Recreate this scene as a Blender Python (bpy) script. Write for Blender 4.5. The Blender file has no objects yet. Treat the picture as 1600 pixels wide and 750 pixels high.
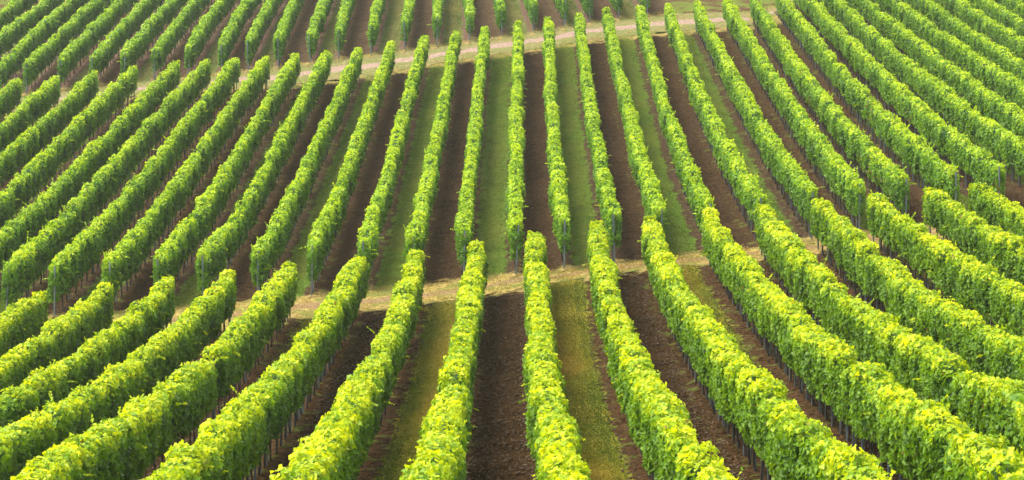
import bpy, math
import numpy as np

R = math.radians
scene = bpy.context.scene
C = scene.collection

# ------------------------------------------------------------------ camera
# long lens, level, with a downward shift (verticals stay vertical)
FPX = 3200.0                      # focal length in pixels of a 1600 px wide frame
cam_d = bpy.data.cameras.new('camera')
cam = bpy.data.objects.new('camera', cam_d)
C.objects.link(cam)
cam.location = (0, 0, 0)
cam.rotation_euler = (R(90), 0, 0)
cam_d.sensor_width = 36.0
cam_d.lens = FPX / 1600 * 36.0
cam_d.shift_y = -(375.0 + 300.0) / 1600
cam_d.clip_end = 3000
cam_d.dof.use_dof = True
cam_d.dof.focus_distance = 62.0
cam_d.dof.aperture_fstop = 10.0
scene.camera = cam

# ------------------------------------------------------------------ light
SUN_EL, SUN_AZ = 60.0, -75.0      # azimuth from +Y (away from camera) towards +X
world = bpy.data.worlds.new('World')
scene.world = world
world.use_nodes = True
wn = world.node_tree
wn.nodes.clear()
wo = wn.nodes.new('ShaderNodeOutputWorld')
bg = wn.nodes.new('ShaderNodeBackground')
sky = wn.nodes.new('ShaderNodeTexSky')
sky.sky_type = 'NISHITA'
sky.sun_disc = False
sky.sun_elevation = R(SUN_EL)
sky.sun_rotation = R(SUN_AZ)
sky.dust_density = 3.0
bg.inputs['Strength'].default_value = 0.15
hs = wn.nodes.new('ShaderNodeHueSaturation')      # milky, hazy sky: little blue in the skylight
hs.inputs['Saturation'].default_value = 0.25
wn.links.new(sky.outputs[0], hs.inputs['Color'])
wn.links.new(hs.outputs[0], bg.inputs[0])
wn.links.new(bg.outputs[0], wo.inputs[0])

sun_d = bpy.data.lights.new('sun', 'SUN')
sun_d.energy = 1.5
sun_d.angle = R(30)
sun_d.color = (1.0, 0.93, 0.80)
sun = bpy.data.objects.new('sun', sun_d)
C.objects.link(sun)
# direction TO the sun
sd = (math.sin(R(SUN_AZ)) * math.cos(R(SUN_EL)), math.cos(R(SUN_AZ)) * math.cos(R(SUN_EL)), math.sin(R(SUN_EL)))
from mathutils import Vector
sun.rotation_euler = Vector(sd).to_track_quat('Z', 'Y').to_euler()

scene.view_settings.view_transform = 'Standard'
scene.view_settings.look = 'None'
scene.view_settings.gamma = 1.0
scene.view_settings.use_curve_mapping = False
scene.view_settings.exposure = 1.65
scene.cycles.max_bounces = 8
scene.cycles.transmission_bounces = 4
scene.cycles.volume_bounces = 0

HAZE = 0.00030

# ------------------------------------------------------------------ terrain measured for the place
COEF = [-11.3267, 2.1537, 4.2102, -0.6968, 0.0877, 0.1223, 1.0366, 0.0039, -0.064, -0.0007, -0.0574, -0.0215, 0.2056, 0.2497, -0.4237, -0.5512, -0.5372, 0.0848, -0.5173, 0.005, 0.2966, 0.0157, 0.1972, 0.1296, 0.1471, -0.1394, -0.0754, -0.0224, 0.0889, 0.9755, 0.3916, -0.0215, -0.3451, -0.0445, -0.1596, -0.1633]
FIELD = [[2.0, -0.67789, 0.00116], [1.77473, -0.24636, 0.00604], [1.83311, 3.12871, -0.03719]]
BEND = {
 (0, -7): (0.084, 0.056, 0.040),
 (0, -6): (0.161, -0.023, -0.017),
 (0, -5): (0.047, 0.075, -0.029),
 (0, -4): (-0.116, 0.094, -0.003),
 (0, -3): (-0.230, -0.030, 0.179),
 (0, -2): (0.004, -0.003, 0.172),
 (0, -1): (0.125, -0.066, 0.019),
 (0, 0): (0.106, -0.027, -0.002),
 (0, 1): (0.008, 0.015, 0.033),
 (0, 2): (-0.019, 0.072, 0.119),
 (0, 3): (-0.054, -0.002, 0.049),
 (0, 4): (0.204, 0.002, -0.113),
 (0, 5): (-0.098, 0.013, 0.054),
 (0, 6): (-0.122, 0.057, 0.015),
 (0, 7): (0.027, -0.007, -0.107),
 (0, 8): (0.011, -0.021, -0.097),
 (0, 9): (-0.143, -0.155, -0.164),
 (1, -15): (-0.322, -0.166, -0.086),
 (1, -14): (-0.130, -0.099, -0.066),
 (1, -13): (-0.055, -0.028, 0.018),
 (1, -12): (0.046, -0.135, 0.349),
 (1, -11): (0.300, 0.230, 0.258),
 (1, -10): (0.096, 0.197, 0.441),
 (1, -9): (0.089, 0.196, 0.314),
 (1, -8): (0.026, 0.140, 0.381),
 (1, -7): (0.019, 0.048, 0.198),
 (1, -6): (-0.020, 0.108, 0.064),
 (1, -5): (-0.043, 0.082, 0.147),
 (1, -4): (0.039, -0.004, 0.076),
 (1, -3): (0.029, -0.014, 0.128),
 (1, -2): (0.056, -0.025, -0.037),
 (1, -1): (-0.053, -0.062, 0.075),
 (1, 0): (0.099, -0.031, 0.008),
 (1, 1): (-0.024, -0.002, 0.107),
 (1, 2): (0.019, 0.006, 0.090),
 (1, 3): (-0.076, 0.033, 0.056),
 (1, 4): (-0.110, 0.110, 0.157),
 (1, 5): (-0.065, 0.042, 0.082),
 (1, 6): (0.094, 0.002, -0.032),
 (1, 7): (0.153, 0.063, -0.079),
 (1, 8): (-0.056, 0.005, 0.096),
 (1, 9): (0.041, -0.017, 0.076),
 (1, 10): (0.023, -0.042, -0.061),
 (1, 11): (0.002, -0.245, -0.035),
 (1, 12): (-0.095, -0.099, -0.198),
 (1, 13): (0.018, -0.175, -0.239),
 (1, 14): (-0.152, -0.049, -0.067),
 (1, 15): (0.041, -0.044, -0.109),
 (1, 16): (0.008, -0.003, -0.013),
 (2, -19): (-0.032, -0.009, -0.000),
 (2, -18): (0.044, 0.049, 0.022),
 (2, -17): (0.235, -0.192, 0.228),
 (2, -16): (0.107, -0.051, 0.205),
 (2, -15): (0.118, -0.090, 0.063),
 (2, -14): (0.161, -0.077, 0.122),
 (2, -13): (0.085, 0.014, 0.078),
 (2, -12): (-0.001, 0.024, 0.049),
 (2, -11): (0.001, -0.038, 0.112),
 (2, -10): (0.036, -0.074, 0.165),
 (2, -9): (-0.174, -0.020, 0.065),
 (2, -8): (-0.333, -0.085, 0.079),
 (2, -7): (-0.225, 0.045, 0.017),
 (2, -6): (-0.434, 0.030, 0.033),
 (2, -5): (-0.239, 0.172, -0.112),
 (2, -4): (-0.099, 0.161, -0.110),
 (2, -3): (-0.096, 0.112, -0.082),
 (2, -2): (-0.006, 0.065, -0.058),
 (2, -1): (0.072, -0.027, 0.010),
 (2, 0): (0.204, -0.075, 0.027),
 (2, 1): (0.288, -0.099, 0.035),
 (2, 2): (0.137, -0.034, 0.008),
 (2, 3): (0.166, -0.041, 0.010),
}

NX = ND = 6
COEF = np.array(COEF)


def height(X, Y):
    """Terrain height (camera eye = 0)."""
    X = np.asarray(X, float); Y = np.asarray(Y, float)
    Yc = np.clip(Y, 21.0, 165.0)
    lim = 12 + 0.30 * Yc
    Xc = lim * np.tanh(X / lim * 1.0) if False else np.clip(X, -lim, lim)
    u = Xc / 80.0; v = (Yc - 105.0) / 95.0
    z = np.polynomial.chebyshev.chebval2d(u, v, COEF.reshape(NX, ND))
    z = z + (Y - Yc) * np.where(Y > Yc, 0.06, -0.1) + (X - Xc) * 0.03
    return z


def hsh(i, j, seed):
    a = (i.astype(np.int64) * 374761393 + j.astype(np.int64) * 668265263 + seed * 982451653) & 0x7fffffff
    a = ((a ^ (a >> 13)) * 1274126177) & 0x7fffffff
    return ((a ^ (a >> 16)) & 0xffff) / 65535.0


def noise(x, y, seed=0):
    """value noise, -1..1"""
    x = np.asarray(x, float); y = np.asarray(y, float) + np.zeros_like(x)
    i = np.floor(x); j = np.floor(y)
    fx = x - i; fy = y - j
    fx = fx * fx * (3 - 2 * fx); fy = fy * fy * (3 - 2 * fy)
    i = i.astype(int); j = j.astype(int)
    a = hsh(i, j, seed); b = hsh(i + 1, j, seed); c = hsh(i, j + 1, seed); d = hsh(i + 1, j + 1, seed)
    return 2 * ((a * (1 - fx) + b * fx) * (1 - fy) + (c * (1 - fx) + d * fx) * fy) - 1


DMID = (50.0, 95.0, 130.0); DWID = (20.0, 25.0, 15.0)


def row_x(f, n, d):
    """X of row n of plot f at distance d; n may be fractional (between two rows)"""
    d = np.asarray(d, float)
    n0 = math.floor(n)
    fr = n - n0
    s, k0, sk = FIELD[f]
    b0 = np.array(bend(f, n0)); b1 = np.array(bend(f, n0 + 1))
    b = b0 * (1 - fr) + b1 * fr
    v = np.clip((d - DMID[f]) / DWID[f], -1.4, 1.4)
    return (n + k0) * s + sk * d + b[0] + b[1] * v + b[2] * v * v


def bend(f, n):
    if (f, n) in BEND:
        return BEND[(f, n)]
    ks = [k[1] for k in BEND if k[0] == f]
    m = min(ks, key=lambda q: abs(q - n))
    return BEND[(f, m)]


def f_far(n): return float(np.interp(n, [-8, -5, -3, 0, 2, 9], [65, 67, 68, 69.2, 71.2, 71.4]))
def m_near(n): return float(np.interp(n, [-16, -8, 0, 5, 10, 17], [69.6, 70.9, 72.3, 73.0, 74.8, 76.0]))
def m_far(n): return float(np.interp(n, [-16, -13, -11, -8, -5, -3, 0, 3, 6, 8, 11, 18], [110.5, 112.5, 114, 113.5, 113.8, 116, 118.3, 121, 122.4, 123.4, 134, 142]))
def t_near(n): return float(np.interp(n, [-20, -16, -13, -11, -8, -5, -2, 0, 2, 6], [114.8, 116.5, 118, 118.5, 119.2, 121, 123, 124.8, 127, 130]))


SPAN = [lambda n: (23.0, f_far(n)), lambda n: (m_near(n), m_far(n)), lambda n: (t_near(n), 152.0)]
RANGE = [(-7, 9), (-15, 18), (-19, 4)]
ROW_N = [range(a, b + 1) for a, b in RANGE]


def visible_span(f, n, margin=3.6):
    d0, d1 = SPAN[f](n)
    d = np.arange(d0, d1 + 0.01, 0.25)
    x = row_x(f, n, d)
    ok = np.abs(x) < 0.25 * d + margin
    # crest above or base below the frame
    zt = height(x, d)
    ytop = -300 + FPX * (-zt - 1.9) / d
    ybot = -300 + FPX * (-zt) / d
    ok &= (ytop < 790 + 4000 / d) & (ybot > -45)
    if not ok.any():
        return None
    dd = d[ok]
    return max(d0, dd[0]), min(d1, dd[-1])


# ------------------------------------------------------------------ mesh helpers
def mesh_from(name, co, faces_n, loops, nper, mat, attrs=None, vattrs=None, smooth=False):
    """co (V,3); loops flat vertex indices; nper vertices per face"""
    me = bpy.data.meshes.new(name)
    me.vertices.add(len(co)); me.vertices.foreach_set('co', np.ascontiguousarray(co, np.float32).ravel())
    me.loops.add(len(loops)); me.loops.foreach_set('vertex_index', np.ascontiguousarray(loops, np.int32))
    me.polygons.add(faces_n)
    if np.isscalar(nper):
        starts = np.arange(faces_n, dtype=np.int32) * nper
    else:
        starts = np.concatenate([[0], np.cumsum(nper)[:-1]]).astype(np.int32)
    me.polygons.foreach_set('loop_start', starts)
    me.update(calc_edges=True)
    for k, v in (attrs or {}).items():
        a = me.attributes.new(k, 'FLOAT', 'FACE'); a.data.foreach_set('value', np.ascontiguousarray(v, np.float32))
    for k, v in (vattrs or {}).items():
        a = me.attributes.new(k, 'FLOAT', 'POINT'); a.data.foreach_set('value', np.ascontiguousarray(v, np.float32))
    if smooth:
        me.polygons.foreach_set('use_smooth', np.ones(faces_n, bool))
    me.materials.append(mat)
    return me


def link(name, me, parent=None, **props):
    o = bpy.data.objects.new(name, me)
    C.objects.link(o)
    if parent is not None:
        o.parent = parent
    for k, v in props.items():
        o[k] = v
    return o


def grid(nu, nv):
    i = np.arange(nv - 1)[:, None] * nu + np.arange(nu - 1)[None]
    i = i.ravel()
    return np.stack([i, i + 1, i + nu + 1, i + nu], 1).ravel(), len(i)


# ------------------------------------------------------------------ materials
def nodes(name):
    m = bpy.data.materials.new(name); m.use_nodes = True
    t = m.node_tree; t.nodes.clear()
    out = t.nodes.new('ShaderNodeOutputMaterial')
    return m, t, out


def N(t, typ, **kw):
    n = t.nodes.new(typ)
    for k, v in kw.items():
        if k in n.inputs: n.inputs[k].default_value = v
        else: setattr(n, k, v)
    return n


def ramp(t, src, stops):
    r = t.nodes.new('ShaderNodeValToRGB')
    e = r.color_ramp.elements
    while len(e) < len(stops): e.new(0.5)
    for q, (p, c) in zip(e, stops):
        q.position = p; q.color = (*c, 1)
    t.links.new(src, r.inputs[0])
    return r.outputs[0]


def mixc(t, fac, a, b, mode='MIX'):
    m = t.nodes.new('ShaderNodeMix'); m.data_type = 'RGBA'; m.blend_type = mode
    for sock, v in ((m.inputs[0], fac), (m.inputs[6], a), (m.inputs[7], b)):
        if hasattr(v, 'links'): t.links.new(v, sock)
        elif isinstance(v, tuple): sock.default_value = (*v, 1)
        else: sock.default_value = v
    return m.outputs[2]


def tex(t, scale, detail=6.0, rough=0.6, stretch=None):
    g = N(t, 'ShaderNodeNewGeometry')
    src = g.outputs['Position']
    if stretch:
        mp = N(t, 'ShaderNodeMapping'); mp.inputs['Scale'].default_value = stretch
        t.links.new(src, mp.inputs[0]); src = mp.outputs[0]
    n = N(t, 'ShaderNodeTexNoise'); n.inputs['Scale'].default_value = scale
    n.inputs['Detail'].default_value = detail; n.inputs['Roughness'].default_value = rough
    t.links.new(src, n.inputs['Vector'])
    return n.outputs['Fac']


def math_n(t, op, a, b=None, c=None, clamp=False):
    m = t.nodes.new('ShaderNodeMath'); m.operation = op; m.use_clamp = clamp
    for i, v in enumerate((a, b, c)):
        if v is None: continue
        if hasattr(v, 'links'): t.links.new(v, m.inputs[i])
        else: m.inputs[i].default_value = v
    return m.outputs[0]


def leaf_material(name, low, mid, high, trans, tfac=0.42):
    m, t, out = nodes(name)
    at = N(t, 'ShaderNodeAttribute', attribute_name='tint')
    col = ramp(t, at.outputs['Fac'], [(0.0, low), (0.5, mid), (1.0, high), ])
    br = N(t, 'ShaderNodeAttribute', attribute_name='dry')
    col = mixc(t, br.outputs['Fac'], col, (0.22, 0.10, 0.03))
    p = N(t, 'ShaderNodeBsdfPrincipled')
    p.inputs['Roughness'].default_value = 0.45
    p.inputs['Specular IOR Level'].default_value = 0.22
    t.links.new(col, p.inputs['Base Color'])
    tr = N(t, 'ShaderNodeBsdfTranslucent')
    tc = mixc(t, 1.0, col, trans, 'MULTIPLY')
    t.links.new(tc, tr.inputs['Color'])
    mx = N(t, 'ShaderNodeMixShader'); mx.inputs[0].default_value = tfac
    t.links.new(p.outputs[0], mx.inputs[1]); t.links.new(tr.outputs[0], mx.inputs[2])
    t.links.new(mx.outputs[0], out.inputs[0])
    return m


M_leaf = [  # plots differ in leaf green; farther ones also have haze painted in
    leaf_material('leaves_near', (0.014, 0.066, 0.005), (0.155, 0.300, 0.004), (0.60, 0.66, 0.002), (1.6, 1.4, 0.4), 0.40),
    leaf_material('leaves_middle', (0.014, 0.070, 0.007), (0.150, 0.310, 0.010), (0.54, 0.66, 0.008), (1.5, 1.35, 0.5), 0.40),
    leaf_material('leaves_upper', (0.018, 0.075, 0.012), (0.125, 0.275, 0.018), (0.44, 0.58, 0.025), (1.4, 1.35, 0.7), 0.40),
]


def plain(name, col, rough=0.8, metal=0.0, var=0.35, scale=30.0):
    m, t, out = nodes(name)
    n = tex(t, scale, 4)
    c = ramp(t, n, [(0.25, tuple(x * (1 - var) for x in col)), (0.75, tuple(min(1, x * (1 + var)) for x in col))])
    p = N(t, 'ShaderNodeBsdfPrincipled')
    p.inputs['Roughness'].default_value = rough; p.inputs['Metallic'].default_value = metal
    t.links.new(c, p.inputs['Base Color']); t.links.new(p.outputs[0], out.inputs[0])
    return m


M_bark = plain('vine_bark', (0.042, 0.030, 0.020), 0.9, 0, .5, 25)
M_steel = plain('galvanised_steel', (0.16, 0.20, 0.23), 0.55, 0.3, .25, 12)
M_steel_end = plain('weathered_steel', (0.15, 0.19, 0.20), 0.5, 0.3, .25, 9)
M_wood = plain('stake_wood', (0.14, 0.10, 0.07), 0.85, 0, .4, 18)
M_stone = plain('field_stone', (0.20, 0.14, 0.09), 0.9, 0, .5, 3)
M_clod = plain('dry_clod', (0.085, 0.050, 0.024), 0.95, 0, .5, 5)


FS = 11.0


def soil_nodes(t, dark, light, red):
    """brown earth: returns colour and bump height"""
    big = tex(t, 0.5, 4); fine = tex(t, FS, 2, 0.5); mid = tex(t, 2.2, 4, 0.6)
    c = ramp(t, math_n(t, 'ADD', math_n(t, 'MULTIPLY', fine, .7), math_n(t, 'MULTIPLY', mid, .3)), [(0.41, tuple(.8 * q for q in dark)), (0.60, tuple(1.25 * q for q in light))])
    c = mixc(t, math_n(t, 'MULTIPLY', ramp_v(t, big, 0.45, 0.7), 0.5), c, red)
    spk = tex(t, FS * 1.6, 1, 0.5)
    c = mixc(t, math_n(t, 'MULTIPLY', ramp_v(t, spk, 0.62, 0.70), 0.6), c, tuple(min(1, x * 3.2) for x in light))
    h = math_n(t, 'ADD', math_n(t, 'MULTIPLY', fine, 0.6), mid)
    return c, h


def ramp_v(t, src, a, b):
    m = t.nodes.new('ShaderNodeMapRange'); m.clamp = True
    m.interpolation_type = 'SMOOTHSTEP'
    m.inputs['From Min'].default_value = a; m.inputs['From Max'].default_value = b
    if hasattr(src, 'links'): t.links.new(src, m.inputs['Value'])
    return m.outputs[0]


def finish(t, out, col, h, rough=0.95, bump=0.9, dist=0.06):
    p = N(t, 'ShaderNodeBsdfPrincipled')
    p.inputs['Roughness'].default_value = rough
    p.inputs['Specular IOR Level'].default_value = 0.0
    b = N(t, 'ShaderNodeBump'); b.inputs['Strength'].default_value = bump; b.inputs['Distance'].default_value = dist
    t.links.new(h, b.inputs['Height']); t.links.new(b.outputs[0], p.inputs['Normal'])
    t.links.new(col, p.inputs['Base Color']); t.links.new(p.outputs[0], out.inputs[0])


def lane_material(name, grass, dark, light, red, g1=None, g2=None, dry=None, dryness=0.5, weedy=0.6):
    """u: 0..1 across the lane. Bare strip below the vines at both edges; grass or tilled soil between."""
    m, t, out = nodes(name)
    u = N(t, 'ShaderNodeAttribute', attribute_name='across').outputs['Fac']
    sc, sh = soil_nodes(t, dark, light, red)
    # reddish, lighter crumbly strip beneath the vines
    edge = math_n(t, 'ABSOLUTE', math_n(t, 'SUBTRACT', u, 0.5))
    wob = math_n(t, 'MULTIPLY', math_n(t, 'SUBTRACT', tex(t, 1.7, 4, 0.7), 0.5), 0.60)
    e2 = math_n(t, 'ADD', edge, wob)
    strip = ramp_v(t, e2, 0.27, 0.36)
    rough_strip = ramp(t, tex(t, FS * .8, 2, .5), [(0.38, dark), (0.50, light), (0.66, tuple(1.15 * q for q in red))])
    sc = mixc(t, math_n(t, 'MULTIPLY', strip, 0.9), sc, rough_strip)
    weed = ramp_v(t, tex(t, 1.9, 3, .6), 0.56, 0.64)
    weed = math_n(t, 'MULTIPLY', math_n(t, 'MULTIPLY', weed, strip), weedy)
    sc = mixc(t, weed, sc, ramp(t, tex(t, FS, 2, .5), [(0.38, (0.035, 0.055, 0.010)), (0.6, (0.12, 0.15, 0.03))]))
    if grass:
        gn = tex(t, FS, 2, 0.5); gb = tex(t, 0.55, 4, 0.6, (1, .35, 1)); gm = tex(t, 3.0, 4, 0.6)
        gc = ramp(t, gn, [(0.38, g1), (0.60, g2)])
        gc = mixc(t, math_n(t, 'MULTIPLY', ramp_v(t, tex(t, 1.3, 4, .65), 0.45, 0.62), .40), gc, tuple(.55 * q for q in g1))
        dr = math_n(t, 'ADD', math_n(t, 'MULTIPLY', gb, 0.75), math_n(t, 'MULTIPLY', gm, 0.35))
        # the driest turf lies where the wheels run
        wh = math_n(t, 'ADD', dr, math_n(t, 'MULTIPLY', math_n(t, 'SUBTRACT', 0.3, edge), 0.5))
        gc = mixc(t, math_n(t, 'MULTIPLY', ramp_v(t, wh, 0.48, 0.80), dryness), gc, dry)
        gmask = math_n(t, 'SUBTRACT', 1.0, ramp_v(t, math_n(t, 'ADD', edge, math_n(t, 'MULTIPLY', wob, 0.9)), 0.27, 0.34))
        bare = ramp_v(t, math_n(t, 'ADD', math_n(t, 'MULTIPLY', gm, .6), math_n(t, 'MULTIPLY', gn, .4)), 0.34, 0.42)
        gmask = math_n(t, 'MULTIPLY', gmask, bare)
        sc = mixc(t, gmask, sc, gc)
    en = N(t, 'ShaderNodeAttribute', attribute_name='end').outputs['Fac']
    nn = math_n(t, 'ADD', math_n(t, 'MULTIPLY', tex(t, 1.5, 4, .7), 5.0), -2.5)
    k = math_n(t, 'SUBTRACT', 1.0, ramp_v(t, math_n(t, 'ADD', en, nn), 0.0, .8))
    straw = ramp(t, tex(t, 8, 3, .6), [(0.40, (0.17, 0.125, 0.04)), (0.60, (0.36, 0.27, 0.09))])
    straw = mixc(t, math_n(t, 'MULTIPLY', ramp_v(t, tex(t, 1.1, 4, .65), 0.44, 0.62), .7), straw, (0.14, 0.15, 0.035))
    sc = mixc(t, math_n(t, 'MULTIPLY', k, .85), sc, straw)
    finish(t, out, sc, sh)
    return m


M_lane = [  # earth paler plot by plot: distance haze put into the soil colours
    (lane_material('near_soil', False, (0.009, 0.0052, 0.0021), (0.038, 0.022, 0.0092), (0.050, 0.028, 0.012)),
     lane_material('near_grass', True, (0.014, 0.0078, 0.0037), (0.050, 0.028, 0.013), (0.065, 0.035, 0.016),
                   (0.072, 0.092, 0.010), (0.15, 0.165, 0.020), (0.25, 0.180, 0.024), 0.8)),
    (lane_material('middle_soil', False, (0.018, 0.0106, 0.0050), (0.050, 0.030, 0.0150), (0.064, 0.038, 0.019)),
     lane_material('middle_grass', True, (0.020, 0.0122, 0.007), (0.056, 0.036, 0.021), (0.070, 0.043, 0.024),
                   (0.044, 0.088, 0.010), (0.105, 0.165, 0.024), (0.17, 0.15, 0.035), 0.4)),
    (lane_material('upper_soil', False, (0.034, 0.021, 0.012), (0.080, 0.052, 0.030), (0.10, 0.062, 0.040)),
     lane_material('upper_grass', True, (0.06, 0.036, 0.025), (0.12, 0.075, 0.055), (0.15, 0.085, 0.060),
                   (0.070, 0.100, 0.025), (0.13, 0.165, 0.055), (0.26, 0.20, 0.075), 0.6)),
]


def earth_material():
    m, t, out = nodes('open_ground')
    sc, sh = soil_nodes(t, (0.04, 0.022, 0.013), (0.09, 0.05, 0.03), (0.12, 0.06, 0.035))
    g = ramp(t, tex(t, 10, 6, .7), [(0.3, (0.06, 0.09, 0.015)), (0.7, (0.14, 0.16, 0.035))])
    sc = mixc(t, ramp_v(t, tex(t, .8, 6), 0.42, 0.55), sc, g)
    finish(t, out, sc, sh)
    return m


def path_material(name, straw, straw2, bare, green, streak, wob=.55):
    """dry turf with a worn, wandering bare streak along the middle; across 0..1"""
    m, t, out = nodes(name)
    u = N(t, 'ShaderNodeAttribute', attribute_name='across').outputs['Fac']
    c = ramp(t, tex(t, 8, 3, .6, (.6, 1, 1)), [(0.40, straw), (0.60, straw2)])
    c = mixc(t, math_n(t, 'MULTIPLY', ramp_v(t, tex(t, 1.1, 4, .65), 0.44, 0.58), .8), c, green)
    e = math_n(t, 'ABSOLUTE', math_n(t, 'SUBTRACT', u, 0.5))
    w = math_n(t, 'MULTIPLY', math_n(t, 'SUBTRACT', tex(t, 0.9, 7, .7, (.5, 1, 1)), .5), wob)
    e = math_n(t, 'ADD', e, w)
    k = math_n(t, 'SUBTRACT', 1.0, ramp_v(t, e, streak[0], streak[1]))
    bc = ramp(t, tex(t, 9, 3, .6), [(0.40, bare[0]), (0.60, bare[1])])
    c = mixc(t, math_n(t, 'MULTIPLY', k, streak[2]), c, bc)
    h = tex(t, 11, 8, .75)
    finish(t, out, c, h, bump=.5)
    return m


M_earth = earth_material()
M_path = path_material('dry_path', (0.16, 0.12, 0.035), (0.36, 0.28, 0.085), ((0.13, 0.08, 0.04), (0.26, 0.17, 0.09)), (0.12, 0.14, 0.03), (0.06, 0.20, 0.85))
M_track = path_material('gravel_track', (0.11, 0.105, 0.038), (0.23, 0.19, 0.08), ((0.18, 0.12, 0.09), (0.34, 0.235, 0.19)), (0.12, 0.14, 0.04), (0.09, 0.15, .9), .22)

m_, t_, o_ = nodes('grass_blades')
_a = N(t_, 'ShaderNodeAttribute', attribute_name='tint')
_c = ramp(t_, _a.outputs['Fac'], [(0.0, (0.10, 0.15, 0.020)), (0.45, (0.24, 0.25, 0.035)), (0.7, (0.38, 0.24, 0.045)), (1.0, (0.62, 0.45, 0.18))])
_p = N(t_, 'ShaderNodeBsdfDiffuse'); t_.links.new(_c, _p.inputs[0])
_q = N(t_, 'ShaderNodeBsdfTranslucent'); t_.links.new(_c, _q.inputs[0])
_x = N(t_, 'ShaderNodeMixShader'); _x.inputs[0].default_value = .3
t_.links.new(_p.outputs[0], _x.inputs[1]); t_.links.new(_q.outputs[0], _x.inputs[2]); t_.links.new(_x.outputs[0], o_.inputs[0])
M_blade = m_

# ------------------------------------------------------------------ ground
xs = np.concatenate([np.linspace(-420, -62, 40), np.linspace(-60, 60, 121), np.linspace(62, 420, 40)])
ys = np.concatenate([np.linspace(-60, 18, 20), np.linspace(20, 170, 151), np.linspace(175, 900, 60)])
GX, GY = np.meshgrid(xs, ys)
GZ = height(GX, GY)
inside = (GY > 21) & (GY < 153) & (np.abs(GX) < 0.27 * GY + 8)
GZ = GZ - np.where(inside, 0.25, 0.0)
lp, nf = grid(len(xs), len(ys))
co = np.stack([GX.ravel(), GY.ravel(), GZ.ravel()], 1)
link('ground', mesh_from('ground', co, nf, lp, 4, M_earth, smooth=True), kind='structure')


def strip(name, mat, f, na, nb, d0, d1, nu, step, lift, rough, e0=0, e1=999):
    d = np.arange(d0, d1 + step * .5, step)
    xa = row_x(f, na, d); xb = row_x(f, nb, d)
    u = np.linspace(0, 1, nu)
    X = xa[:, None] * (1 - u) + xb[:, None] * u
    Y = np.repeat(d[:, None], nu, 1)
    U = np.repeat(u[None], len(d), 0)
    Z = height(X, Y) + lift
    # slight mound under the vines, shallow wheel ruts, clods
    e = np.abs(U - .5)
    Z += 0.05 * np.clip((e - .3) / .2, 0, 1) ** 1.5
    amp = rough * (0.4 + 0.6 * noise(X * .7, Y * .7, 5) ** 2)
    Z += amp * (noise(X * 5, Y * 5, 11) * .4 + noise(X * 12, Y * 12, 12) * .5)
    Z -= 0.02 * np.exp(-((e - .22) / .06) ** 2)
    lp, nf = grid(nu, len(d))
    me = mesh_from(name, np.stack([X.ravel(), Y.ravel(), Z.ravel()], 1), nf, lp, 4, mat, vattrs={'across': U.ravel(), 'end': np.minimum(Y - e0, e1 - Y).ravel()}, smooth=True)
    return link(name, me, kind='structure')


rng = np.random.default_rng(4)


def blades(name, X, Y, hgt, tint, label=None, width=0.006, lift=0.0):
    """upright thin triangles standing in tufts"""
    n = len(X)
    Z = height(X, Y) + lift - .01
    a = rng.uniform(0, 2 * np.pi, n)
    w = width * (1 + Y / 45.0)
    lean = rng.normal(0, .5, (n, 2)) * hgt[:, None]
    P = np.zeros((n, 3, 3))
    P[:, 0] = np.stack([X - np.cos(a) * w, Y - np.sin(a) * w, Z], 1)
    P[:, 1] = np.stack([X + np.cos(a) * w, Y + np.sin(a) * w, Z], 1)
    P[:, 2] = np.stack([X + lean[:, 0], Y + lean[:, 1], Z + hgt], 1)
    me = mesh_from(name, P.reshape(-1, 3), n, np.arange(3 * n), 3, M_blade, attrs={'tint': tint})
    o = link(name, me, kind='stuff')
    if label: o['label'] = label
    return o


for f in range(3):
    lo, hi = RANGE[f]
    for n in range(lo - 1, hi + 1):
        a0, a1 = SPAN[f](n); b0, b1 = SPAN[f](n + 1)
        d0, d1 = min(a0, b0) - .3, max(a1, b1) + .3
        d = np.arange(d0, d1, .5)
        x = row_x(f, n + .5, d)
        zt = height(x, d)
        ok = (np.abs(x) < .25 * d + 5) & (-300 + FPX * -zt / d < 830 + 4000 / d) & (-300 + FPX * -zt / d > -60)
        if not ok.any(): continue
        d0 = max(d0, d[ok][0]); d1 = min(d1, d[ok][-1] + .5)
        grass = (n % 2) != 0
        near = f == 0
        nm = 'grass_lane' if grass else 'soil_lane'
        strip(nm, M_lane[f][1 if grass else 0], f, n, n + 1, d0, d1, 25 if near else 13, .09 if near else .2, 0.0 if f == 0 else 0.0,
              (.020 if near else .008) * (0.5 if grass else 1.0), (a0 + b0) / 2 if f else -99, (a1 + b1) / 2)
        L = d1 - d0
        if grass:
            k = int(L * (1500 if near else 260))
            dd = rng.uniform(d0, d1, k) if not near else d0 + L * rng.uniform(0, 1, k) ** 1.3
            uu = np.clip(rng.normal(.5, .16, k), .2, .8)
            wob = .10 * noise(dd * 1.2, uu * 0 + n, 3)
            uu = np.clip(uu + 0 * wob, .2 + .5 * np.abs(wob), .8 - .5 * np.abs(wob))
            X = row_x(f, n, dd) * (1 - uu) + row_x(f, n + 1, dd) * uu
            # drier toward the centre row side, greener by the outer edge
            side = (uu - .5) * (-1 if n >= 1 else 1)
            dry = .35 + .9 * side * (1 if near else .3) + .35 * noise(X * .6, dd * .25, 9) + rng.normal(0, .1, k)
            tint = np.clip(dry if near else dry * .6, 0, .8)
            blades('short_grass', X, dd, rng.uniform(.012, .045, k) * (1 if near else 1.1), tint, 'short mown grass growing between vine rows')


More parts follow.
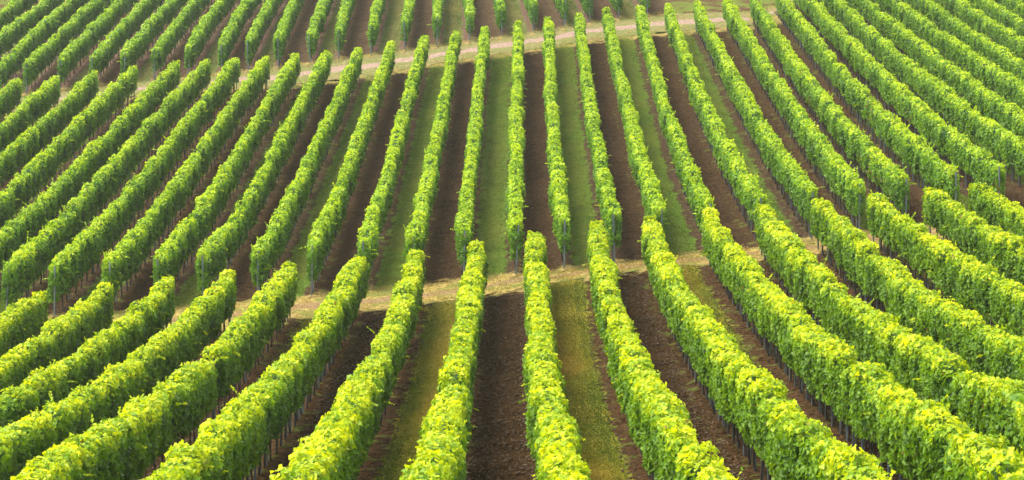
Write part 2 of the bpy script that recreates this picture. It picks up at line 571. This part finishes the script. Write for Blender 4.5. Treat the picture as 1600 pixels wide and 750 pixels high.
def band(name, mat, fn0, fn1, xr, nu, nv, lift, seed, rough=.012):
    X = np.linspace(xr[0], xr[1], nv)
    u = np.linspace(0, 1, nu)
    y0 = fn0(X); y1 = fn1(X)
    Y = y0[:, None] * (1 - u) + y1[:, None] * u
    Y += np.where((u > 0) & (u < 1), 1, 1)[None] * 0
    XX = np.repeat(X[:, None], nu, 1); U = np.repeat(u[None], nv, 0)
    Z = height(XX, Y) + lift + rough * noise(XX * 3, Y * 6, seed)
    lp, nf = grid(nu, nv)
    me = mesh_from(name, np.stack([XX.ravel(), Y.ravel(), Z.ravel()], 1), nf, lp, 4, mat, vattrs={'across': U.ravel()}, smooth=True)
    return link(name, me, kind='structure')


def end_line(f, fn):
    ns = np.arange(RANGE[f][0] - 1, RANGE[f][1] + 2)
    dd = np.array([fn(n) for n in ns]); xx = np.array([float(row_x(f, int(n), d)) for n, d in zip(ns, dd)])
    return lambda X: np.interp(X, xx, dd)


L_ff, L_mn, L_mf, L_tn0 = end_line(0, f_far), end_line(1, m_near), end_line(1, m_far), end_line(2, t_near)
L_tn = lambda X: np.maximum(L_tn0(X), L_mf(X) + 4)
band('path', M_path, lambda X: L_ff(X) - .2 + .25 * noise(X * 1.1, X * 0, 1) + .18 * noise(X * 4, X * 0, 6), lambda X: L_mn(X) + .1 + .25 * noise(X * 1.3, X * 0, 2) + .18 * noise(X * 4, X * 0, 7), (-27, 27), 30, 500, .012, 1)
band('track', M_track, lambda X: L_mf(X) + .5 + .25 * noise(X * .9, X * 0, 3) + .2 * noise(X * 4, X * 0, 7), lambda X: L_tn(X) - .3 + .25 * noise(X * 1.1, X * 0, 4) + .2 * noise(X * 4, X * 0, 7), (-38, 40), 30, 400, .012, 2)

# straw and tufts along the path and the track verges
k = 26000
X = rng.uniform(-20, 22, k); uu = rng.uniform(0, 1, k)
keep = (np.abs(uu - .5 + .25 * noise(X * .5, uu * 2, 21)) > .10) | (rng.uniform(0, 1, k) < .25)
X, uu = X[keep], uu[keep]
Y = L_ff(X) * (1 - uu) + L_mn(X) * uu + rng.normal(0, .15, len(X))
blades('dry_grass', X, Y, rng.uniform(.03, .10, len(X)), np.clip(.75 + .3 * noise(X * .7, Y * .9, 8) + rng.normal(0, .12, len(X)), 0, 1), 'dry straw coloured grass on the cross path')
k = 9000
X = rng.uniform(-30, 34, k); uu = rng.uniform(0, 1, k)
keep = np.abs(uu - .5) > .27
X, uu = X[keep], uu[keep]
Y = L_mf(X) * (1 - uu) + L_tn(X) * uu
blades('verge_grass', X, Y, rng.uniform(.04, .16, len(X)), np.clip(.55 + .35 * noise(X * .5, Y * .9, 18) + rng.normal(0, .15, len(X)), 0, 1), 'dry grass on the verges of the gravel track')


# clods and stones on tilled soil
def lumps(name, X, Y, size, mat, kindlabel):
    n = len(X)
    base = np.array([(1, 0, 0), (0, 1, 0), (-1, 0, 0), (0, -1, 0), (0, 0, .75), (0, 0, -.4)], float)
    P = base[None] * (1 + rng.uniform(-.35, .35, (n, 6, 1)))
    a = rng.uniform(0, 6.28, n)
    ca, sa = np.cos(a), np.sin(a)
    x = P[..., 0] * ca[:, None] - P[..., 1] * sa[:, None]; y = P[..., 0] * sa[:, None] + P[..., 1] * ca[:, None]
    P[..., 0] = x * size[:, None] + X[:, None]; P[..., 1] = y * size[:, None] + Y[:, None]
    P[..., 2] = P[..., 2] * size[:, None] + (height(X, Y) + size * .25)[:, None]
    fcs = np.array([(0, 1, 4), (1, 2, 4), (2, 3, 4), (3, 0, 4), (1, 0, 5), (2, 1, 5), (3, 2, 5), (0, 3, 5)])
    lp = (np.arange(n)[:, None, None] * 6 + fcs[None]).ravel()
    me = mesh_from(name, P.reshape(-1, 3), n * 8, lp, 3, mat)
    return link(name, me, kind='stuff', label=kindlabel)


def lane_points(f, k, lo_u, hi_u, d0=None, d1=None, soil=True):
    ns = [n for n in range(RANGE[f][0], RANGE[f][1]) if ((n % 2 == 0) or not soil)]
    n = rng.choice(ns, k)
    a, b = (25, 71) if f == 0 else (72, 121)
    d = rng.uniform(a, b, k)
    u = rng.uniform(lo_u, hi_u, k) * rng.choice([1, 1], k)
    s, k0, sk = FIELD[f]
    X = np.zeros(k)
    for q in ns:
        m = n == q
        e0, e1 = SPAN[f](q)
        d[m] = np.clip(d[m], e0 + .2, e1 - .4)
        X[m] = row_x(f, q, d[m]) * (1 - u[m]) + row_x(f, q + 1, d[m]) * u[m]
    ok = np.abs(X) < .25 * d + 2
    return X[ok], d[ok]


X, Y = lane_points(0, 34000, .06, .94)
lumps('soil_clods', X, Y, .010 + .045 * rng.uniform(0, 1, len(X)) ** 2.5, M_clod, 'crumbly brown clods on the tilled soil')
X, Y = lane_points(0, 9000, .02, .26, soil=False)
lumps('soil_clods', X, Y, rng.uniform(.01, .045, len(X)), M_clod, 'larger brown clods along the vine rows')
X, Y = lane_points(0, 9000, .74, .98, soil=False)
lumps('soil_clods', X, Y, rng.uniform(.01, .045, len(X)), M_clod, 'larger brown clods along the vine rows')
X, Y = lane_points(0, 1500, .05, .95)
lumps('small_stones', X, Y, rng.uniform(.008, .022, len(X)), M_stone, 'pale small stones on the tilled soil')
X, Y = lane_points(1, 6000, .05, .95)
lumps('soil_clods', X, Y, rng.uniform(.012, .03, len(X)), M_clod, 'brown clods on the tilled soil of the middle slope')


# ------------------------------------------------------------------ vines
def leaf_template(lobed):
    if lobed:
        half = np.array([(0, 0, 0), (-.42, -.14, .06), (-.56, .34, .10), (-.33, .50, .04), (0, 1.0, -.08)])
        other = half[[1, 2, 3]] * np.array([-1, 1, 1])
        V = np.vstack([half, other])              # 0 base 1 2 3 left 4 tip 5 6 7 right
        Fc = [(0, 4, 3, 2, 1), (0, 5, 6, 7, 4)]
        return V, Fc, 5
    V = np.array([(0, -.05, 0), (-.50, .25, .10), (0, .95, -.06), (.50, .25, .10)])
    return V, [(0, 2, 1), (0, 3, 2)], 3


def vine_foliage(f, n, d0, d1, seed):
    g = np.random.default_rng(seed)
    lobed = f == 0
    dens = (1450, 730, 440)[f]
    L = d1 - d0
    # more leaves where near
    k = int(L * dens)
    s = g.uniform(d0, d1, k)
    cap0, cap1 = SPAN[f](n)
    H0, B0, W0 = 1.83, (.63, float(np.interp(n, [-8, 4], [.54, .68])), .54)[f], (.27, .228, .232)[f]
    if f == 2: H0 = 1.80
    # along-row variation: plants bulge about every 1.2 m
    vh = lambda s, q: hsh(np.floor(s / 1.17).astype(int), np.zeros(np.shape(s), int), seed + q)
    weak = lambda s: (vh(s, 9) < .05) * np.sin(np.clip(s / 1.17 % 1, 0, 1) * np.pi)
    hv = lambda s: -.28 * weak(s) + .09 * noise(s * .8, s * 0 + seed, 31) + .065 * noise(s * 2.6, s * 0 + seed, 32)
    wv = lambda s: 1 + .10 * noise(s * .22, s * 0 + seed, 39) - .35 * weak(s) - .32 * np.exp(-np.abs(s - cap0) / .5) - .2 * np.exp(-np.abs(s - cap1) / .5) + .18 * noise(s * .75, s * 0 + seed, 33) + .12 * noise(s * 2.2, s * 0 + seed, 34)
    lat = lambda s: .05 * noise(s * .35, s * 0 + seed, 35) + .05 * noise(s * 1.4, s * 0 + seed, 36)
    bot = lambda s: B0 + .10 * noise(s * 1.1, s * 0 + seed, 37) + .08 * noise(s * 3.1, s * 0 + seed, 38)
    # perimeter parameter: 0 left bottom .. .42 left shoulder .. .58 right shoulder .. 1 right bottom
    t = g.uniform(0, 1, k)
    T0, T1 = .40, .60
    ang = np.zeros(k)
    a = np.zeros(k); b = np.zeros(k); na = np.zeros(k); nb = np.zeros(k)
    H = H0 + hv(s); B = bot(s); W = W0 * wv(s)
    left = t < T0; right = t > T1; top = ~(left | right)
    q = np.where(left, t / T0, np.where(right, (1 - t) / (1 - T1), 0))     # 0 bottom ..1 shoulder
    shoulder = H - .20
    prof = .72 + .28 * np.sin(np.clip(q, 0, 1) * 2.2)
    side = np.where(left, -1, 1)
    sb = ~top
    b[sb] = (B + (shoulder - B) * q)[sb]; a[sb] = (side * W * prof)[sb]; na[sb] = side[sb]; nb[sb] = .25
    th = (t - T0) / (T1 - T0) * np.pi                                       # 0 left .. pi right
    ct, st = -np.cos(th), np.sin(th)
    ex = np.sign(ct) * np.abs(ct) ** .75
    a[top] = (ex * W * .95)[top]; b[top] = (shoulder + .20 * st ** .8)[top]
    na[top] = ct[top]; nb[top] = st[top] * 1.2
    # lumpy surface and leaves set back into the hedge
    lump = .080 * noise(s * 2.8, t * 6 + seed, 41) + .055 * noise(s * 6.5, t * 13 + seed, 42)
    inset = np.where(g.uniform(0, 1, k) < .5, g.uniform(-.025, .06, k), np.minimum(g.exponential(.12, k), .24))
    off = lump - inset
    nl = np.hypot(na, nb)
    a += na / nl * off; b += nb / nl * off
    # end caps
    kc = int(dens * .35)
    caps = []
    for cs, sg in ((cap0, -1), (cap1, 1)):
        if abs((d0 if sg < 0 else d1) - cs) < .3:
            ac = g.uniform(-1, 1, kc) * W0 * .75; bc = g.uniform(B0 - .05, H0, kc)
            sc = cs + sg * (.12 * noise(ac * 6, bc * 5 + seed, 44) - g.exponential(.05, kc))
            # the end bellies out at mid height
            sc += sg * .12 * np.sin(np.clip((bc - B0) / (H0 - B0), 0, 1) * np.pi)
            caps.append((sc, ac, bc, np.zeros(kc), np.full(kc, .2), np.full(kc, float(sg))))
    nd = np.zeros(k)
    young = np.clip((b - (H0 - .42)) / .40, 0, 1) * np.clip(1 - inset * 7, 0.1, 1)  # top leaves yellower: young growth, with sunlit brightness painted in too
    if caps:
        s = np.concatenate([s] + [c[0] for c in caps]); a = np.concatenate([a] + [c[1] for c in caps])
        b = np.concatenate([b] + [c[2] for c in caps]); na = np.concatenate([na] + [c[3] for c in caps])
        nb = np.concatenate([nb] + [c[4] for c in caps]); nd = np.concatenate([nd] + [c[5] for c in caps])
        young = np.concatenate([young] + [np.clip((c[2] - (H0 - .42)) / .4, 0, .8) for c in caps])
    size = np.full(len(s), 1.0)
    # shoots
    ks = max(1, int(L * (2.3 if f < 2 else 1.5)))
    s0 = g.uniform(d0, d1, ks); up = g.uniform(0, 1, ks) < .72
    # more wild shoots near the free ends of rows
    m = g.uniform(0, 1, ks) < .12
    s0[m] = np.clip(cap0 + g.exponential(2.5, m.sum()), d0, d1)
    bx = np.where(up, H0 - .05, g.uniform(.9, 1.7, ks)); sdn = g.choice([-1, 1], ks)
    ax = np.where(up, g.uniform(-.2, .2, ks), sdn * (W0 - .03))
    dx = np.where(up, g.normal(0, .35, ks), sdn * g.uniform(.7, 1, ks)); dz = np.where(up, g.uniform(.4, 1, ks), g.uniform(-.2, .5, ks)); dy = g.normal(0, .45, ks)
    ln = np.where(up, g.uniform(.08, .34, ks), g.uniform(.1, .34, ks)) * np.where(g.uniform(0, 1, ks) < .12, 1.6, 1)
    nj = 9
    j = np.arange(nj) / nj
    ss = (s0[:, None] + dy[:, None] * ln[:, None] * j).ravel(); sa = (ax[:, None] + dx[:, None] * ln[:, None] * j + lat(s0)[:, None] * 0).ravel()
    sbb = (bx[:, None] + dz[:, None] * ln[:, None] * j - (0.25 * ln[:, None] * j ** 2) * (~up)[:, None]).ravel() + np.repeat(hv(s0), nj)
    s = np.concatenate([s, ss]); a = np.concatenate([a, sa]); b = np.concatenate([b, sbb])
    rn = g.normal(0, 1, (len(ss), 3))
    na = np.concatenate([na, rn[:, 0]]); nd = np.concatenate([nd, rn[:, 1]]); nb = np.concatenate([nb, np.abs(rn[:, 2]) + .4])
    young = np.concatenate([young, np.tile(.55 + .4 * j, ks)]); size = np.concatenate([size, np.tile(1 - .45 * j, ks)])
    K = len(s)
    # world
    x = row_x(f, n, s); z = height(x, s)
    a = a + lat(s)
    P = np.stack([x + a, s, z + b], 1)
    nrm = np.stack([na, nd, nb], 1); nrm /= np.linalg.norm(nrm, axis=1)[:, None] + 1e-9
    nrm = nrm + np.array([0, 0, .42]) + g.normal(0, .62, (K, 3)); nrm /= np.linalg.norm(nrm, axis=1)[:, None] + 1e-9
    tip = np.stack([na * .5, nd * .5, np.full(K, -.75)], 1) + g.normal(0, .55, (K, 3))
    tip -= (tip * nrm).sum(1)[:, None] * nrm; tip /= np.linalg.norm(tip, axis=1)[:, None] + 1e-9
    sd_ = np.cross(tip, nrm)
    base = (.080, .102, .135)[f]
    sz = base * size * g.uniform(.6, 1.25, K)
    if f == 0: sz *= (1 + .12 * np.clip((s - 45) / 25, 0, 1))
    V, Fc, npf = leaf_template(lobed)
    fold = g.uniform(.4, 2.2, K)
    nv = len(V)
    co = (P[:, None] + sz[:, None, None] * (V[None, :, 0, None] * sd_[:, None] + (V[None, :, 1, None] - .4) * tip[:, None]
                                            + (V[None, :, 2, None] * fold[:, None, None]) * nrm[:, None]))
    co = co.reshape(-1, 3)
    lp = (np.arange(K)[:, None, None] * nv + np.array(Fc)[None]).ravel()
    patch = .5 + .5 * noise(s * .9, b * 2.5 + seed, 51)
    clump = .5 + .5 * noise(s * 4.2, b * 5 + a * 4 + seed, 52)
    vine_no = np.floor(s / 1.17)
    vt = hsh(vine_no.astype(int), np.zeros(K, int), seed + 3) - .5
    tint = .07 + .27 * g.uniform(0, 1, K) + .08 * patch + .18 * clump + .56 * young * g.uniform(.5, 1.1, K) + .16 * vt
    tint = np.clip(tint, 0, 1)
    dry = (g.uniform(0, 1, K) < .003) * g.uniform(.4, 1, K)
    if f == 1 and n in (8, 9, 10): dry = np.where((noise(s * .35, b + seed, 71) > .72) & (g.uniform(0, 1, K) < .2), .7, dry)
    tint_f = np.repeat(tint, len(Fc)); dry_f = np.repeat(dry, len(Fc))
    # added dark green core so light doesn't pass through: lumpy closed tube
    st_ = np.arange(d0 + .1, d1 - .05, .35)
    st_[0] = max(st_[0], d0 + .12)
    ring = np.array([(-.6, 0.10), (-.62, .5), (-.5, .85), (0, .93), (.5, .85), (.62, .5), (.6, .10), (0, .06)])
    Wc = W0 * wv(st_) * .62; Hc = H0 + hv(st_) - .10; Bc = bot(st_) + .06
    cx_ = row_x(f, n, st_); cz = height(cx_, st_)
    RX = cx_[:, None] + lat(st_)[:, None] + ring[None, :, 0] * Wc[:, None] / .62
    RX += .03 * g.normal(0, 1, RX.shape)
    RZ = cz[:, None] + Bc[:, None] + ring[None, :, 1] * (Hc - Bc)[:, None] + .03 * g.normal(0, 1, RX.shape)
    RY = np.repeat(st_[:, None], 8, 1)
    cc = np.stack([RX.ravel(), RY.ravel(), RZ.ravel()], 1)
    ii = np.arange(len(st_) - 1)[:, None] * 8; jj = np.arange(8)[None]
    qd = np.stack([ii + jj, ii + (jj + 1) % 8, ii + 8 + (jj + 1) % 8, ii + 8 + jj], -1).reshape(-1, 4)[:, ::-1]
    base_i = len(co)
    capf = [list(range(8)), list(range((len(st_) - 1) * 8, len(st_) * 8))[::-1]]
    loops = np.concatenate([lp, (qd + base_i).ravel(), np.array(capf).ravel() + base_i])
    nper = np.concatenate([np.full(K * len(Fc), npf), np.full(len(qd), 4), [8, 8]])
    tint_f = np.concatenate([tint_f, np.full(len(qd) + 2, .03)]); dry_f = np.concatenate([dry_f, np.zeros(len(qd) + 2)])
    co = np.vstack([co, cc])
    return co, loops, nper, tint_f, dry_f


def tube(points, radii, sides=6):
    """simple swept tube, verts and quads"""
    V = []; Fq = []
    for i, (p, r) in enumerate(zip(points, radii)):
        for k in range(sides):
            a = 2 * math.pi * k / sides
            V.append((p[0] + r * math.cos(a), p[1] + r * math.sin(a), p[2]))
    for i in range(len(points) - 1):
        for k in range(sides):
            Fq.append((i * sides + k, i * sides + (k + 1) % sides, (i + 1) * sides + (k + 1) % sides, (i + 1) * sides + k))
    Fq.append(tuple(range(sides))[::-1]); Fq.append(tuple((len(points) - 1) * sides + k for k in range(sides)))
    return V, Fq


def py_mesh(name, V, Fq, mat, smooth=False):
    me = bpy.data.meshes.new(name); me.from_pydata(V, [], Fq); me.materials.append(mat)
    if smooth: me.polygons.foreach_set('use_smooth', np.ones(len(me.polygons), bool))
    me.update()
    return me


g0 = np.random.default_rng(77)
trunk_meshes = []
for v in range(7):
    pts = [(0, 0, -.08)]; x = y = 0
    for h in (.0, .12, .25, .38, .5, .62, .78):
        x += g0.normal(0, .016); y += g0.normal(0, .022)
        pts.append((x, y, h))
    rad = [.034, .030, .024, .022, .021, .024, .026, .018]
    V, Fq = tube(pts, [r * g0.uniform(.85, 1.2) for r in rad], 7)
    # two arms laid along the wire
    for sg in (-1, 1):
        V2, F2 = [], []
        L = len(V)
        q = [(x, y + sg * .02, .70), (x, y + sg * .2, .80), (x, y + sg * .5, .82)]
        for i, p in enumerate(q):
            for k in range(5):
                a = 2 * math.pi * k / 5; r = (.015, .012, .008)[i]
                V2.append((p[0] + r * math.cos(a), p[1], p[2] + r * math.sin(a)))
        for i in range(2):
            for k in range(5):
                F2.append((L + i * 5 + k, L + i * 5 + (k + 1) % 5, L + (i + 1) * 5 + (k + 1) % 5, L + (i + 1) * 5 + k))
        V += V2; Fq += F2
    trunk_meshes.append(py_mesh('trunk', V, Fq, M_bark, True))


def box_mesh(name, w, t, z0, z1, mat, lip=True):
    # folded steel profile: web with two flanges
    V = []; Fq = []

    def bx(x0, x1, y0, y1, z0, z1):
        L = len(V)
        for z in (z0, z1):
            for (x, y) in ((x0, y0), (x1, y0), (x1, y1), (x0, y1)): V.append((x, y, z))
        Fq.extend([(L, L + 3, L + 2, L + 1), (L + 4, L + 5, L + 6, L + 7)] + [(L + i, L + (i + 1) % 4, L + 4 + (i + 1) % 4, L + 4 + i) for i in range(4)])
    bx(-w, w, -t, t, z0, z1)
    if lip:
        bx(-w - .004, -w, -t, .022, z0, z1); bx(w, w + .004, -t, .022, z0, z1)
    return py_mesh(name, V, Fq, mat)


stake_steel = box_mesh('stake', .020, .003, -.1, 1.55, M_steel)
V, Fq = tube([(0, 0, -.1), (0, 0, .8), (0, 0, 1.5)], [.019, .018, .017], 6)
stake_wood = py_mesh('stake', V, Fq, M_wood)
end_steel = box_mesh('end_post', .021, .004, -.1, 1.78, M_steel_end)

ORD = ['first', 'second', 'third', 'fourth', 'fifth', 'sixth', 'seventh', 'eighth', 'ninth', 'tenth', 'eleventh', 'twelfth',
       'thirteenth', 'fourteenth', 'fifteenth', 'sixteenth', 'seventeenth', 'eighteenth', 'nineteenth', 'twentieth', 'twenty-first']


def row_label(f, n):
    side = 'right' if n >= 1 else 'left'
    o = ORD[(n - 1) if n >= 1 else -n]
    if f == 0: return f'yellow-green vine row, near plot, {o} {side} of the dark soil lane at bottom centre'
    if f == 1: return f'green vine row, middle plot, {o} {side} of the soil lane at picture centre'
    return f'pale green vine row beyond the gravel track, {o} {side} of the soil lane above centre'


GROUPS = ['vine rows of the near plot', 'vine rows of the middle plot', 'vine rows above the gravel track']
count = {'trunk': 0, 'stake': 0}
for f in range(3):
    for n in ROW_N[f]:
        sp = visible_span(f, n)
        if sp is None or sp[1] - sp[0] < .8:
            continue
        d0, d1 = sp
        seed = 100 * (f + 1) + n + 30
        x0 = float(row_x(f, n, d0)); z0 = float(height(x0, d0))
        root = bpy.data.objects.new('vine_row', None); C.objects.link(root)
        root.location = (x0, d0, z0)
        root['label'] = row_label(f, n); root['category'] = 'vine row'; root['group'] = GROUPS[f]
        off = np.array([x0, d0, z0])
        co, loops, nper, tint, dry = vine_foliage(f, n, d0, d1, seed)
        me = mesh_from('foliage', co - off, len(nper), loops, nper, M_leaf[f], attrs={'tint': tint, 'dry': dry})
        link('foliage', me, root)
        # vines and stakes
        gg = np.random.default_rng(seed + 5000)
        c0, c1 = SPAN[f](n)
        step = (.98, 1.05, 1.2)[f]
        first = c0 + .25 + math.ceil(max(0, d0 - c0 - .25) / step) * step
        k = 0
        wood = (f == 0 and n <= -3) or (f == 1 and n <= -7)
        for d in np.arange(first, d1 - .1, step):
            dj = d + gg.normal(0, .06)
            xx = float(row_x(f, n, dj)) + gg.normal(0, .015); zz = float(height(xx, dj))
            t = bpy.data.objects.new('trunk', trunk_meshes[gg.integers(7)]); C.objects.link(t); t.parent = root
            t.location = (xx - x0, dj - d0, zz - z0); t.rotation_euler = (gg.normal(0, .05), gg.normal(0, .05), gg.choice([0, math.pi]) + gg.normal(0, .1))
            if f < 2 or k % 2 == 0:
                ds = dj + .16 + gg.normal(0, .04)
                xs_ = float(row_x(f, n, ds)); zs = float(height(xs_, ds))
                s_ = bpy.data.objects.new('stake', stake_wood if wood and gg.random() < .6 else stake_steel); C.objects.link(s_); s_.parent = root
                s_.location = (xs_ - x0, ds - d0, zs - z0); s_.rotation_euler = (gg.normal(0, .02), gg.normal(0, .02), gg.normal(0, .3))
            k += 1
        for cd, here in ((c0 - .12, d0), (c1 + .12, d1)):
            if f == 0 and cd < 30: continue
            if abs(cd - here) < .3:
                xx = float(row_x(f, n, cd)); zz = float(height(xx, cd))
                e = bpy.data.objects.new('end_post', end_steel); C.objects.link(e); e.parent = root
                lean = .05 if cd < here else -.05
                e.location = (xx - x0, cd - d0, zz - z0); e.rotation_euler = (-lean * 0.4 + gg.normal(0, .02), gg.normal(0, .03), gg.normal(0, .2))

# ------------------------------------------------------------------ young tree close to the viewpoint, one leafy twig reaching into view
gt = np.random.default_rng(9)
TX, TY = 1.95, 5.1
TZ = float(height(TX, TY))
tree = bpy.data.objects.new('young_tree', None); C.objects.link(tree); tree.location = (TX, TY, TZ)
tree['label'] = 'blurred leafy green twig of a young tree at the right edge, nearest the viewer'; tree['category'] = 'tree'
top = -1.05 - TZ
zz_ = np.linspace(-.1, top, 14)
V, Fq = tube([(.05 * math.sin(z * 1.1), .05 * math.cos(z * .8) - .05, z) for z in zz_], [.06 * (1 - .8 * i / 13) + .004 for i in range(14)], 8)
link('trunk', py_mesh('trunk', V, Fq, M_bark, True), tree)
tips = [(1.232, 5.05, -1.45)] + [(TX + gt.uniform(-.45, .6), TY + gt.uniform(-.5, .5), gt.uniform(-2.4, -.9)) for _ in range(16)]
BV, BF, LV = [], [], []
for i, tp in enumerate(tips):
    tp = np.array(tp) - np.array([TX, TY, TZ])
    st0 = np.array([.0, 0, tp[2] - gt.uniform(.25, .5)]); st0[2] = min(st0[2], top)
    pts = [st0 * (1 - q) + tp * q + np.array([0, 0, .10 * math.sin(q * math.pi)]) for q in np.linspace(0, 1, 7)]
    v, fq = tube(pts, [.012 * (1 - .85 * q) + .001 for q in np.linspace(0, 1, 7)], 5)
    L = len(BV); BV += v; BF += [tuple(q + L for q in fc) for fc in fq]
    lo = .86 if i == 0 else .35
    for q in gt.uniform(lo, 1.0, 7 if i == 0 else 26):
        c = st0 * (1 - q) + tp * q + np.array([0, 0, .10 * math.sin(q * math.pi)]) + gt.normal(0, .012 if i == 0 else .03, 3)
        LV.append(c)
LV = np.array(LV); Kt = len(LV)
Vt, Ft, npf_ = leaf_template(True)
nr = gt.normal(0, .6, (Kt, 3)) + [0, 0, .8]; nr /= np.linalg.norm(nr, axis=1)[:, None]
tpv = gt.normal(0, 1, (Kt, 3)); tpv -= (tpv * nr).sum(1)[:, None] * nr; tpv /= np.linalg.norm(tpv, axis=1)[:, None]
sdv = np.cross(tpv, nr); szv = gt.uniform(.03, .05, Kt)
cov = LV[:, None] + szv[:, None, None] * (Vt[None, :, 0, None] * sdv[:, None] * .7 + Vt[None, :, 1, None] * tpv[:, None] + Vt[None, :, 2, None] * nr[:, None])
me = mesh_from('crown', cov.reshape(-1, 3), Kt * 2, (np.arange(Kt)[:, None, None] * 8 + np.array(Ft)[None]).ravel(), 5, M_leaf[2],
               attrs={'tint': np.repeat(gt.uniform(.25, .6, Kt), 2), 'dry': np.zeros(Kt * 2)})
link('crown', me, tree)
link('branch', py_mesh('branch', BV, BF, M_bark, True), tree)
print('objects', len(bpy.data.objects), 'faces', sum(len(o.data.polygons) for o in bpy.data.objects if o.type == 'MESH') )

# ------------------------------------------------------------------ haze
hz = bpy.data.materials.new('haze_air'); hz.use_nodes = True
ht = hz.node_tree; ht.nodes.clear()
ho = ht.nodes.new('ShaderNodeOutputMaterial'); hv_ = ht.nodes.new('ShaderNodeVolumePrincipled')
hv_.inputs['Color'].default_value = (0.92, 0.96, 0.80, 1); hv_.inputs['Density'].default_value = HAZE
hv_.inputs['Anisotropy'].default_value = 0.3
ht.links.new(hv_.outputs[0], ho.inputs['Volume'])
V = [(x, y, z) for z in (-60, 8) for (x, y) in ((-430, -70), (430, -70), (430, 910), (-430, 910))]
Fq = [(0, 3, 2, 1), (4, 5, 6, 7), (0, 1, 5, 4), (1, 2, 6, 5), (2, 3, 7, 6), (3, 0, 4, 7)]
zmin = float(GZ.min()); zmax = float(GZ.max())
V = [(x, y, (zmin - 1 if z < 0 else max(8, zmax + 2))) for x, y, z in V]
link('haze', py_mesh('haze', V, Fq, hz), kind='stuff')
print('zrange', zmin, zmax)
